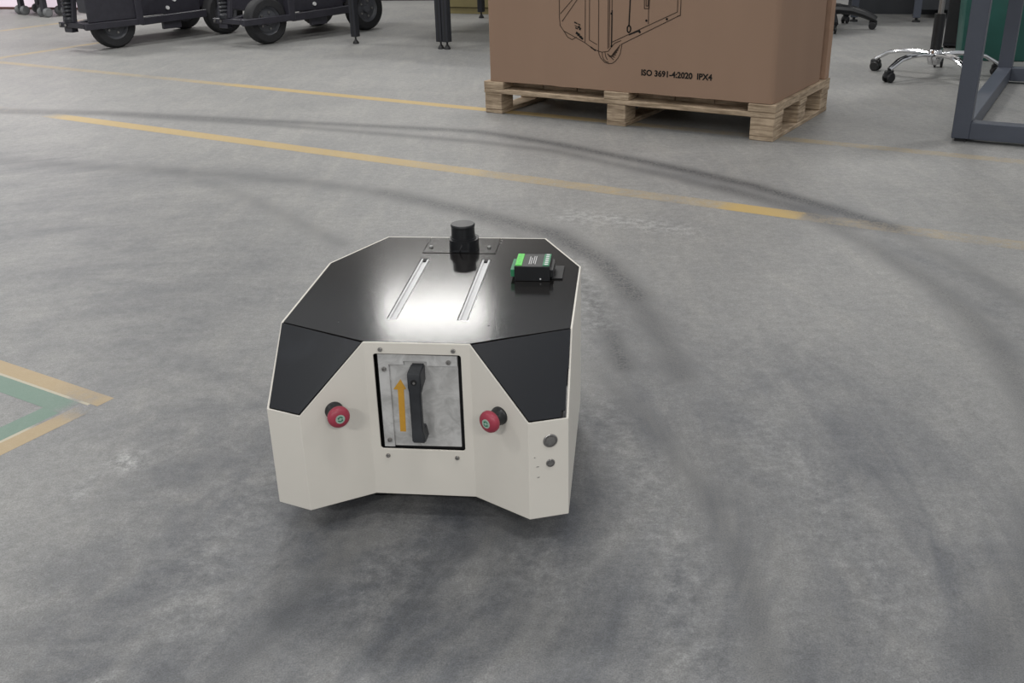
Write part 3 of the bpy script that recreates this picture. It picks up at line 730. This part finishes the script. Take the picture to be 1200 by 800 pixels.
def stroke_mesh(bm, pts, hw_, y):
    for (x0, z0), (x1, z1) in zip(pts, pts[1:]):
        dx, dz = x1 - x0, z1 - z0; L = math.hypot(dx, dz) or 1e-6
        nx, nz = -dz / L * hw_, dx / L * hw_; ex, ez = dx / L * hw_ * .5, dz / L * hw_ * .5
        q = [(x0 + nx - ex, z0 + nz - ez), (x1 + nx + ex, z1 + nz + ez), (x1 - nx + ex, z1 - nz + ez), (x0 - nx - ex, z0 - nz - ez)]
        bm.faces.new([bm.verts.new((p[0], y, p[1])) for p in q])
ZT = 0.9
def ext(p, z=ZT): return (p[0] + (z - p[1]) * 0.0, z)
LN = [[(0.384, ZT), (0.385, 0.425), (0.389, 0.391), (0.406, 0.371), (0.503, 0.33), (0.546, 0.306), (0.57, 0.298), (0.587, 0.295), (0.615, 0.3), (0.63, 0.318)],
      [(0.56, 0.61), (0.446, 0.495), (0.39, 0.439)], [(0.56, 0.59), (0.468, 0.495), (0.398, 0.409)], [(0.406, 0.371), (0.424, 0.347), (0.446, 0.338), (0.467, 0.349)],
      [(0.508, ZT), (0.507, 0.331)], [(0.526, ZT), (0.527, 0.34), (0.563, 0.324)], [(0.567, ZT), (0.57, 0.298)], [(0.611, ZT), (0.613, 0.31)], [(0.618, ZT), (0.619, 0.314)], [(0.628, ZT), (0.63, 0.318)],
      [(0.634, 0.338), (0.914, 0.464)], [(0.673, 0.33), (0.925, 0.452)], [(0.913, ZT), (0.914, 0.464)], [(0.929, ZT), (0.927, 0.452), (0.914, 0.448)],
      [(0.57, 0.298), (0.574, 0.284), (0.582, 0.271), (0.598, 0.256), (0.618, 0.251), (0.634, 0.253), (0.647, 0.261), (0.66, 0.275), (0.67, 0.293), (0.677, 0.329)],
      [(0.587, 0.295), (0.589, 0.278), (0.596, 0.265), (0.607, 0.258), (0.618, 0.256)], [(0.60, 0.296), (0.604, 0.278), (0.612, 0.266)],
      [(0.630, 0.318), (0.645, 0.334), (0.673, 0.345)],
      [(0.79, 0.56), (0.792, 0.415)], [(0.77, 0.56), (0.773, 0.472), (0.793, 0.473), (0.796, 0.56)], [(0.778, 0.56), (0.780, 0.482), (0.788, 0.482), (0.789, 0.56)],
      [(0.384, ZT), (0.929, ZT)]]
BOLD = [[(0.712, 0.56), (0.707, 0.405)], [(0.700, 0.398), (0.7045, 0.404), (0.709, 0.405), (0.714, 0.399), (0.715, 0.392), (0.713, 0.383), (0.708, 0.378), (0.703, 0.380), (0.700, 0.385), (0.700, 0.398)],
        [(0.708, 0.370), (0.755, 0.388)], [(0.630, 0.46), (0.630, 0.318)], [(0.535, 0.312), (0.556, 0.300)]]
bm = bmesh.new()
for l in LN: stroke_mesh(bm, l, 0.0016, CD0 - 0.0008)
link('printed_drawing', bm, MAT['ink2'], box, 0)['label'] = 'thin black line drawing of a wheeled cabinet'
bm = bmesh.new()
for l in BOLD: stroke_mesh(bm, l, 0.0028, CD0 - 0.0009)
for x, z in ((0.628, 0.448), (0.783, 0.427), (0.871, 0.436), (0.755, 0.382), (0.63, 0.321)):
    bm.faces.new([bm.verts.new((x + 0.005 * math.cos(k * .785), CD0 - 0.0009, z + 0.005 * math.sin(k * .785))) for k in range(8)])
for k, (x, z, ww, hh) in enumerate(((0.457, 0.408, .012, .006), (0.459, 0.395, .012, .004), (0.462, 0.386, .010, .006), (0.474, 0.402, .010, .005), (0.476, 0.390, .004, .012), (0.482, 0.383, .003, .012), (0.466, 0.366, .004, .012), (0.474, 0.360, .005, .014), (0.483, 0.352, .006, .012), (0.490, 0.346, .006, .010))):
    stroke_mesh(bm, [(x, z), (x + ww, z - ww * .4)], hh / 2.4, CD0 - 0.0009)
link('printed_detail', bm, MAT['ink'], box, 0)['kind'] = 'stuff'
bm = bmesh.new()
for k in range(7):
    t_ = k / 6; stroke_mesh(bm, [(0.612 + .004 * k, 0.290 - 0.012 * math.sin(t_ * 3.1)), (0.640 + .005 * k, 0.268 + .010 * k)], 0.0020, CD0 - 0.0007)
link('printed_tyre_shading', bm, MAT['ink2'], box, 0)

def text_mesh(name, txt, width, mat, parent, M, bold=0.0):
    cu = bpy.data.curves.new(name, 'FONT'); cu.body = txt; cu.size = 1.0; cu.offset = bold; cu.fill_mode = 'BOTH'
    cu.extrude = 0.0; cu.resolution_u = 3
    to = bpy.data.objects.new(name + '_curve', cu); COL.objects.link(to)
    dg = bpy.context.evaluated_depsgraph_get(); dg.update()
    me = bpy.data.meshes.new_from_object(to.evaluated_get(dg)); bpy.data.objects.remove(to); bpy.data.curves.remove(cu)
    xsv = [v.co.x for v in me.vertices]; x0, x1 = min(xsv), max(xsv); k = width / (x1 - x0)
    for v in me.vertices: v.co = M @ Vector(((v.co.x - x0) * k, v.co.y * k, 0))
    me.materials.clear(); me.materials.append(mat)
    o = bpy.data.objects.new(name, me); COL.objects.link(o); o.parent = parent; return o
tm = Matrix.Translation((0.767, CD0 - 0.0009, 0.2145)) @ Matrix.Rotation(math.radians(90), 4, 'X')
text_mesh('printed_text', 'ISO 3691-4:2020  IPX4', 0.305, MAT['ink'], box, tm, 0.036)['label'] = 'bold black text ISO 3691-4:2020 IPX4'

# upright sheet of card behind the carton, at the pallet's far edge
sh = link('cardboard_sheet', b_box(bmesh.new(), 0.05, 1.332, 0, 0.055, 0, 0.90, 0.002), MAT['card2'], None, 0)
sh.matrix_world = Matrix.Translation(PO) @ Matrix.Rotation(PYAW, 4, 'Z') @ Matrix.Translation((0, 0.632, PH + 0.0008))
tag(sh, 'thick pale brown cardboard sheet standing upright behind the carton on the pallet', 'cardboard sheet')

# ================================================================== STEEL FRAME AT THE RIGHT
FY = -0.535; fo = (1.686, 3.790, 0)
fr_ = empty('steel_frame', fo, FY); tag(fr_, 'grey blue welded square tube steel frame standing at the right edge', 'frame')
FW, FD, FH, q = 1.3, 1.44, 1.35, 0.062
for x in (0, FW - q):
    for y in (0, FD - q):
        link('post', b_box(bmesh.new(), x, x + q, y, y + q, 0.012, FH, 0.002), MAT['gunmetal'], fr_, 0)
        link('foot', b_box(bmesh.new(), x + .012, x + q - .012, y + .012, y + q - .012, 0, 0.012), MAT['dark'], fr_, 0)
for z in (0.012, FH):
    for y in (0, FD - q): link('cross_bar', b_box(bmesh.new(), q, FW - q, y, y + q, z, z + q, 0.002), MAT['gunmetal'], fr_, 0) if z < 1 else link('cross_bar', b_box(bmesh.new(), 0, FW, y, y + q, z, z + q, 0.002), MAT['gunmetal'], fr_, 0)
    for x in (0, FW - q): link('side_bar', b_box(bmesh.new(), x, x + q, q, FD - q, z, z + q, 0.002), MAT['gunmetal'], fr_, 0)

# ================================================================== OFFICE CHAIRS
def star_chair(name, loc, rz, label, metal, R=0.31, hubz=0.105, back=0.0):
    ch = empty(name, loc, rz); tag(ch, label, 'chair')
    am = MAT['chrome'] if metal else MAT['plastic']
    base = link('hub', b_lathe(bmesh.new(), [(0.0, 0.06), (0.028, 0.06), (0.032, 0.075), (0.036, 0.085), (0.034, hubz + 0.02), (0.030, hubz + 0.028), (0, hubz + 0.028)], None, 20), am, ch)
    proto = None
    for k in range(5):
        an = 2 * math.pi * k / 5
        if proto is None:
            bm = bmesh.new()
            if metal:
                for off in (-0.012, 0.012):
                    pts = [(0.02, off, hubz), (0.10, off * 1.1, hubz + 0.010), (0.18, off, hubz + 0.008), (0.24, off * .8, hubz - 0.004), (0.285, off * .5, hubz - 0.03), (R - .004, off * .3, 0.062)]
                    b_tube(bm, pts, 0.0105, 0.0095, 8)
            else:
                pts = [(0.015, 0, hubz + .01), (0.10, 0, hubz + .012), (0.18, 0, hubz + 0.004), (0.25, 0, hubz - 0.016), (R - .01, 0, hubz - 0.04), (R + .012, 0, hubz - .052)]
                b_tube(bm, pts, lambda t: 0.042 - 0.014 * t, lambda t: 0.036 - 0.015 * t, 10)
            arm = link('arm', bm, am, ch); proto = arm
            bm = bmesh.new(); b_cyl(bm, (R, 0, 0.048), (R, 0, 0.07), 0.006, n=10)
            b_box(bm, R - 0.030, R + 0.022, -0.012, 0.012, 0.022, 0.060, 0.006)
            cas = link('caster', bm, MAT['plastic'], arm)
            for s in (-1, 1):
                bm = bmesh.new(); b_lathe(bm, [(0, 0), (0.020, 0), (0.0245, 0.002), (0.0245, 0.010), (0.021, 0.013), (0, 0.0135)], axis_matrix((R - 0.006, s * 0.0095, 0.0247), (0, s, 0)), 18)
                link('caster_wheel', bm, MAT['plastic'], arm)
        else:
            arm = share(proto, ch, rot=(0, 0, an))
            for g in list(proto.children): share(g, arm)
    link('column', b_cyl(bmesh.new(), (0, 0, hubz + 0.028), (0, 0, 0.305 if metal else 0.30), 0.0265, n=20), MAT['plastic'], ch)
    link('gas_rod', b_cyl(bmesh.new(), (0, 0, 0.305 if metal else 0.30), (0, 0, 0.47), 0.014, n=14), MAT['steel'], ch)
    bm = bmesh.new(); b_box(bm, -0.10, 0.10, -0.09, 0.09, 0.47, 0.505, 0.008); link('seat_plate', bm, MAT['dark'], ch, 0)
    bm = bmesh.new(); b_box(bm, -0.24, 0.24, -0.24, 0.24, 0.505, 0.575, 0.028, None, 3); link('seat', bm, MAT['plastic'], ch).rotation_euler.z = back
    bm = bmesh.new(); b_box(bm, -0.22, 0.22, 0.235, 0.285, 0.66, 1.08, 0.02, None, 3); link('backrest', bm, MAT['plastic'], ch).rotation_euler.z = back
    bm = bmesh.new(); b_box(bm, -0.03, 0.03, 0.20, 0.235, 0.50, 0.80, 0.006); link('back_bracket', bm, MAT['dark'], ch, 0).rotation_euler.z = back
    return ch
star_chair('office_chair', (2.168, 5.20, 0), math.radians(207), 'office chair with shiny chrome star base beside the steel frame', True, back=0.5)
star_chair('office_chair', (2.21, 7.20, 0), math.radians(-25), 'office chair with black plastic star base behind the carton', False, 0.32, 0.115, back=2.6)

# ================================================================== BIN, TOWER, DESK, CABINET behind
gb_ = empty('green_bin', (2.705, 5.74, 0), -0.30); tag(gb_, 'dark green plastic bin standing behind the steel frame', 'bin')
def taper(x0, x1, y0, y1_, z0, z1, k):
    bm = bmesh.new(); b_box(bm, x0, x1, y0, y1_, z0, z1, 0.012, None, 2)
    for v in bm.verts:
        t_ = (v.co.z - z0) / (z1 - z0); s_ = k + (1 - k) * t_; v.co.x = (x0 + x1) / 2 + (v.co.x - (x0 + x1) / 2) * s_; v.co.y = (y0 + y1_) / 2 + (v.co.y - (y0 + y1_) / 2) * s_
    return bm
link('bin_body', taper(-0.19, 0.19, -0.15, 0.15, 0, 0.55, 0.9), MAT['greenbin'], gb_)
bm = bmesh.new(); b_box(bm, -0.205, 0.205, -0.165, 0.165, 0.55, 0.585, 0.008); link('rim', bm, MAT['greenbin'], gb_, 0)
bm = bmesh.new(); b_box(bm, -0.185, 0.185, -0.15, 0.15, 0.585, 0.62, 0.012); link('lid', bm, MAT['plastic'], gb_, 0)
tw = empty('black_case', (2.73, 6.30, 0), -0.42); tag(tw, 'narrow black upright case beside the green bin', 'case')
link('case_body', b_box(bmesh.new(), -0.055, 0.055, -0.20, 0.10, 0.012, 0.40, 0.004), MAT['bpost'], tw, 0)
bm = bmesh.new(); b_box(bm, -0.05, 0.05, -0.204, -0.198, 0.03, 0.385, 0.002); link('front_panel', bm, MAT['plastic'], tw, 0)
for x in (-0.04, 0.04):
    for y in (-0.17, 0.07): link('foot', b_cyl(bmesh.new(), (x, y, 0), (x, y, 0.012), 0.012, n=12), MAT['rubber'], tw)

dk = empty('office_desk', (2.917, 7.40, 0), -0.30); tag(dk, 'dark office desk with grey modesty panel behind the black chair', 'desk')
for x in (-0.42, 0.0, 0.75):
    link('leg', b_box(bmesh.new(), x - 0.025, x + 0.025, -0.025, 0.025, 0.03, 0.72, 0.003), MAT['gunmetal'], dk, 0)
    link('foot', b_lathe(bmesh.new(), [(0, 0), (0.028, 0), (0.026, 0.012), (0.010, 0.016), (0.010, 0.032), (0, 0.032)], Matrix.Translation((x, 0, 0)), 14), MAT['plastic'], dk)
link('desk_top', b_box(bmesh.new(), -0.47, 0.85, -0.04, 0.70, 0.72, 0.75, 0.003), MAT['darkdesk'], dk, 0)
link('modesty_panel', b_box(bmesh.new(), -0.46, -0.06, 0.50, 0.52, 0.13, 0.70), MAT['greypanel'], dk, 0)
link('plinth', b_box(bmesh.new(), -0.46, 0.84, 0.49, 0.53, 0.0, 0.128), MAT['darkdesk'], dk, 0)
link('drawer_unit', b_box(bmesh.new(), 0.03, 0.72, 0.20, 0.489, 0.06, 0.715, 0.004), MAT['darkdesk'], dk, 0)

kc = empty('khaki_cabinet', (-0.10, 8.62, 0), -0.42); tag(kc, 'khaki metal cabinet behind the black workbench legs', 'cabinet')
link('plinth', b_box(bmesh.new(), -0.40, 0.60, 0.006, 0.40, 0, 0.045), MAT['khaki'], kc, 0)
for k in range(2):
    x0 = -0.40 + k * 0.5
    dd = link('door', b_box(bmesh.new(), x0 + 0.003, x0 + 0.497, -0.012, 0.006, 0.053, 0.88, 0.003), MAT['khaki'], kc, 0)
    bm = bmesh.new(); b_box(bm, x0 + (0.43 if k == 0 else 0.05), x0 + (0.45 if k == 0 else 0.07), -0.03, -0.012, 0.45, 0.60, 0.003); link('handle', bm, MAT['steel'], dd, 0)
link('cabinet_body', b_box(bmesh.new(), -0.40, 0.60, 0.0065, 0.42, 0.0455, 0.90, 0.003), MAT['khaki'], kc, 0)

# ================================================================== BLACK WORKBENCHES (legs in view)
def bench(loc, label, wid=0.70, dep=1.62, yaw=-0.55, leg=0.045):
    b = empty('workbench', loc, yaw); tag(b, label, 'workbench', 'black profile workbenches')
    for x in (0, wid - leg):
        for y in (0, dep - leg):
            bm = bmesh.new(); b_box(bm, x, x + leg, y, y + leg, 0.045, 0.72, 0.003)
            lg = link('leg', bm, MAT['bpost'], b, 0)
            g = bmesh.new(); b_box(g, x + leg * .40, x + leg * .60, y - 0.0006, y + 0.001, 0.046, 0.71); link('profile_groove', g, MAT['dark'], lg, 0)
            link('levelling_foot', b_lathe(bmesh.new(), [(0, 0), (0.021, 0), (0.020, 0.008), (0.008, 0.026), (0.006, 0.03), (0.006, 0.045), (0, 0.045)], Matrix.Translation((x + leg / 2, y + leg / 2, 0)), 14), MAT['dark'], lg)
    link('table_top', b_box(bmesh.new(), 0.001, wid - 0.001, -0.005, dep + 0.005, 0.72, 0.75, 0.004), MAT['greypanel'], b, 0)
    for y in (0, dep - leg): link('rail', b_box(bmesh.new(), leg, wid - leg, y, y + leg, 0.66, 0.7199), MAT['bpost'], b, 0)
    return b
bench((-1.03, 7.03, 0), 'black legged workbench just left of the doubled black post', 0.742)
bench((-0.394, 6.640, 0), 'black legged workbench right of the doubled post, partly behind the carton')

# ================================================================== TWO BLACK WHEELED CHASSIS
def vehicle(loc, yaw, label, cover):
    v = empty('wheeled_chassis', loc, yaw); tag(v, label, 'vehicle chassis', 'black wheeled chassis')
    R, tw_ = 0.152, 0.095
    def wheel(x, y):
        t_ = link('wheel', b_lathe(bmesh.new(), [(R * .62, 0), (R * .9, 0), (R * .97, .008), (R, .022), (R, tw_ - .022), (R * .97, tw_ - .008), (R * .9, tw_), (R * .62, tw_)], axis_matrix((x - tw_ / 2, y, R), (1, 0, 0)), 36, False), MAT['rubber'], v)
        h_ = link('rim', b_lathe(bmesh.new(), [(0, .01), (R * .62, .006), (R * .62, tw_ - .006), (R * .55, tw_ - .014), (R * .50, tw_ - .024), (R * .22, tw_ - .024), (R * .18, tw_ - .004), (0, tw_ - .002)], axis_matrix((x - tw_ / 2, y, R), (1, 0, 0)), 30), MAT['hub'], t_)
        for k in range(5):
            an = k * 2 * math.pi / 5; p = (x + tw_ / 2 - .026, y + R * .36 * math.cos(an), R + R * .36 * math.sin(an))
            link('wheel_nut', b_cyl(bmesh.new(), p, (p[0] + .010, p[1], p[2]), 0.008, n=6), MAT['steel'], t_)
    wheel(0, 0); wheel(0, 0.87); wheel(-0.56, 0.87)
    F = MAT['bframe']
    link('body', b_box(bmesh.new(), -0.60, -0.075, 0.06, 0.98, 0.19, 0.62, 0.01), F, v, 0)
    link('axle', b_cyl(bmesh.new(), (-0.52, 0.87, R), (-0.06, 0.87, R), 0.022, n=12), F, v)
    link('axle', b_cyl(bmesh.new(), (-0.22, 0, R), (-0.05, 0, R), 0.022, n=12), F, v)
    # nose bar, outer bar over the wheel, side rail
    def bar(name, p0, p1, wv, hv, par=v, mat=F):
        p0, p1 = Vector(p0), Vector(p1); d = p1 - p0; L = d.length
        bm = bmesh.new(); b_box(bm, 0, L, -wv / 2, wv / 2, -hv / 2, hv / 2, 0.003, Matrix.Translation(p0) @ d.to_track_quat('X', 'Z').to_matrix().to_4x4())
        return link(name, bm, mat, par, 0)
    nb = bar('nose_bar', (-0.22, -0.24, 0.165), (0.04, -0.20, 0.165), 0.06, 0.034)
    bar('nose_block', (-0.17, -0.235, 0.133), (-0.09, -0.222, 0.133), 0.05, 0.03, nb)
    for x in (-0.19, -0.13): link('bolt', b_cyl(bmesh.new(), (x, -0.268 + (x + .19) * .15, 0.165), (x, -0.276 + (x + .19) * .15, 0.165), 0.009, n=8), MAT['steel'], nb)
    bar('nose_arm', (-0.06, -0.22, 0.165), (-0.10, 0.06, 0.19), 0.05, 0.04)
    bar('wheel_bar', (0.075, -0.23, 0.160), (0.075, 0.15, 0.160), 0.03, 0.042)
    bar('wheel_bar', (0.04, -0.20, 0.165), (0.075, -0.215, 0.163), 0.05, 0.034)
    bar('side_post', (0.060, 0.165, 0.14), (0.060, 0.165, 0.60), 0.05, 0.06)
    bar('side_rail', (0.040, 0.19, 0.155), (0.040, 0.70, 0.165), 0.04, 0.050)
    bar('rail_bracket', (0.02, 0.36, 0.110), (0.02, 0.50, 0.110), 0.03, 0.05)
    bar('side_plate', (-0.03, 0.14, 0.33), (-0.03, 0.70, 0.33), 0.012, 0.30)
    # fork posts and shock absorber at the nose
    bar('fork_post', (-0.165, -0.235, 0.183), (-0.195, -0.17, 0.60), 0.035, 0.03)
    bar('fork_post', (-0.080, -0.225, 0.183), (-0.075, -0.16, 0.60), 0.035, 0.03)
    sh_ = link('shock_absorber', b_lathe(bmesh.new(), [(0, 0), (0.042, 0), (0.042, .02), (0.034, .03)] + [(0.040 if k % 2 else 0.030, .035 + .012 * k) for k in range(12)] + [(0.030, .20), (0.030, .36), (0, .36)], Matrix.Translation((-0.125, -0.225, 0.183)), 16), MAT['bpost'], v)
    if cover: link('wheel_cover', b_box(bmesh.new(), 0.060, 0.072, -0.20, 0.155, 0.182, 0.60, 0.004), F, v, 0)
    for y, z in ((0.44, 0.22), (0.50, 0.27), (0.47, 0.31), (0.41, 0.36)):
        link('bolt', b_cyl(bmesh.new(), (-0.026, y, z), (-0.010, y, z), 0.013, n=8), MAT['rail'], v)
    link('bracket', b_box(bmesh.new(), -0.10, -0.02, 0.72, 0.80, 0.62, 0.70, 0.004), MAT['gold'], v, 0)
    return v
vehicle((-2.66, 7.16, 0), -0.745, 'black wheeled chassis furthest left, with projecting nose bar', True)
vehicle((-1.62, 7.16, 0), -0.745, 'black wheeled chassis just left of the thin workbench leg', False)

# ================================================================== CART AT THE FAR LEFT
ct = empty('rolling_cart', (-4.22, 9.50, 0), -0.72); tag(ct, 'red brown rolling cart on grey twin casters at the far left', 'cart')
for x in (-0.20, 0.23):
    for y in (0.0, 0.16):
        fk = link('caster_fork', b_box(bmesh.new(), x - 0.03, x + 0.03, y - 0.02, y + 0.02, 0.05, 0.19, 0.004), MAT['bframe'], ct, 0)
        for s in (-1, 1):
            link('caster_wheel', b_lathe(bmesh.new(), [(0, 0), (0.03, 0), (0.040, .006), (0.040, .032), (0.03, .04), (0, .04)], axis_matrix((x + s * 0.034, y, 0.0405), (s, 0, 0)), 20), MAT['greypanel'], fk)
link('base_plate', b_box(bmesh.new(), -0.40, 0.32, -0.05, 0.21, 0.19, 0.23, 0.004), MAT['brownm'], ct, 0)
link('cart_body', b_box(bmesh.new(), -0.39, 0.31, -0.04, 0.20, 0.23, 0.70, 0.006), MAT['brownm'], ct, 0)
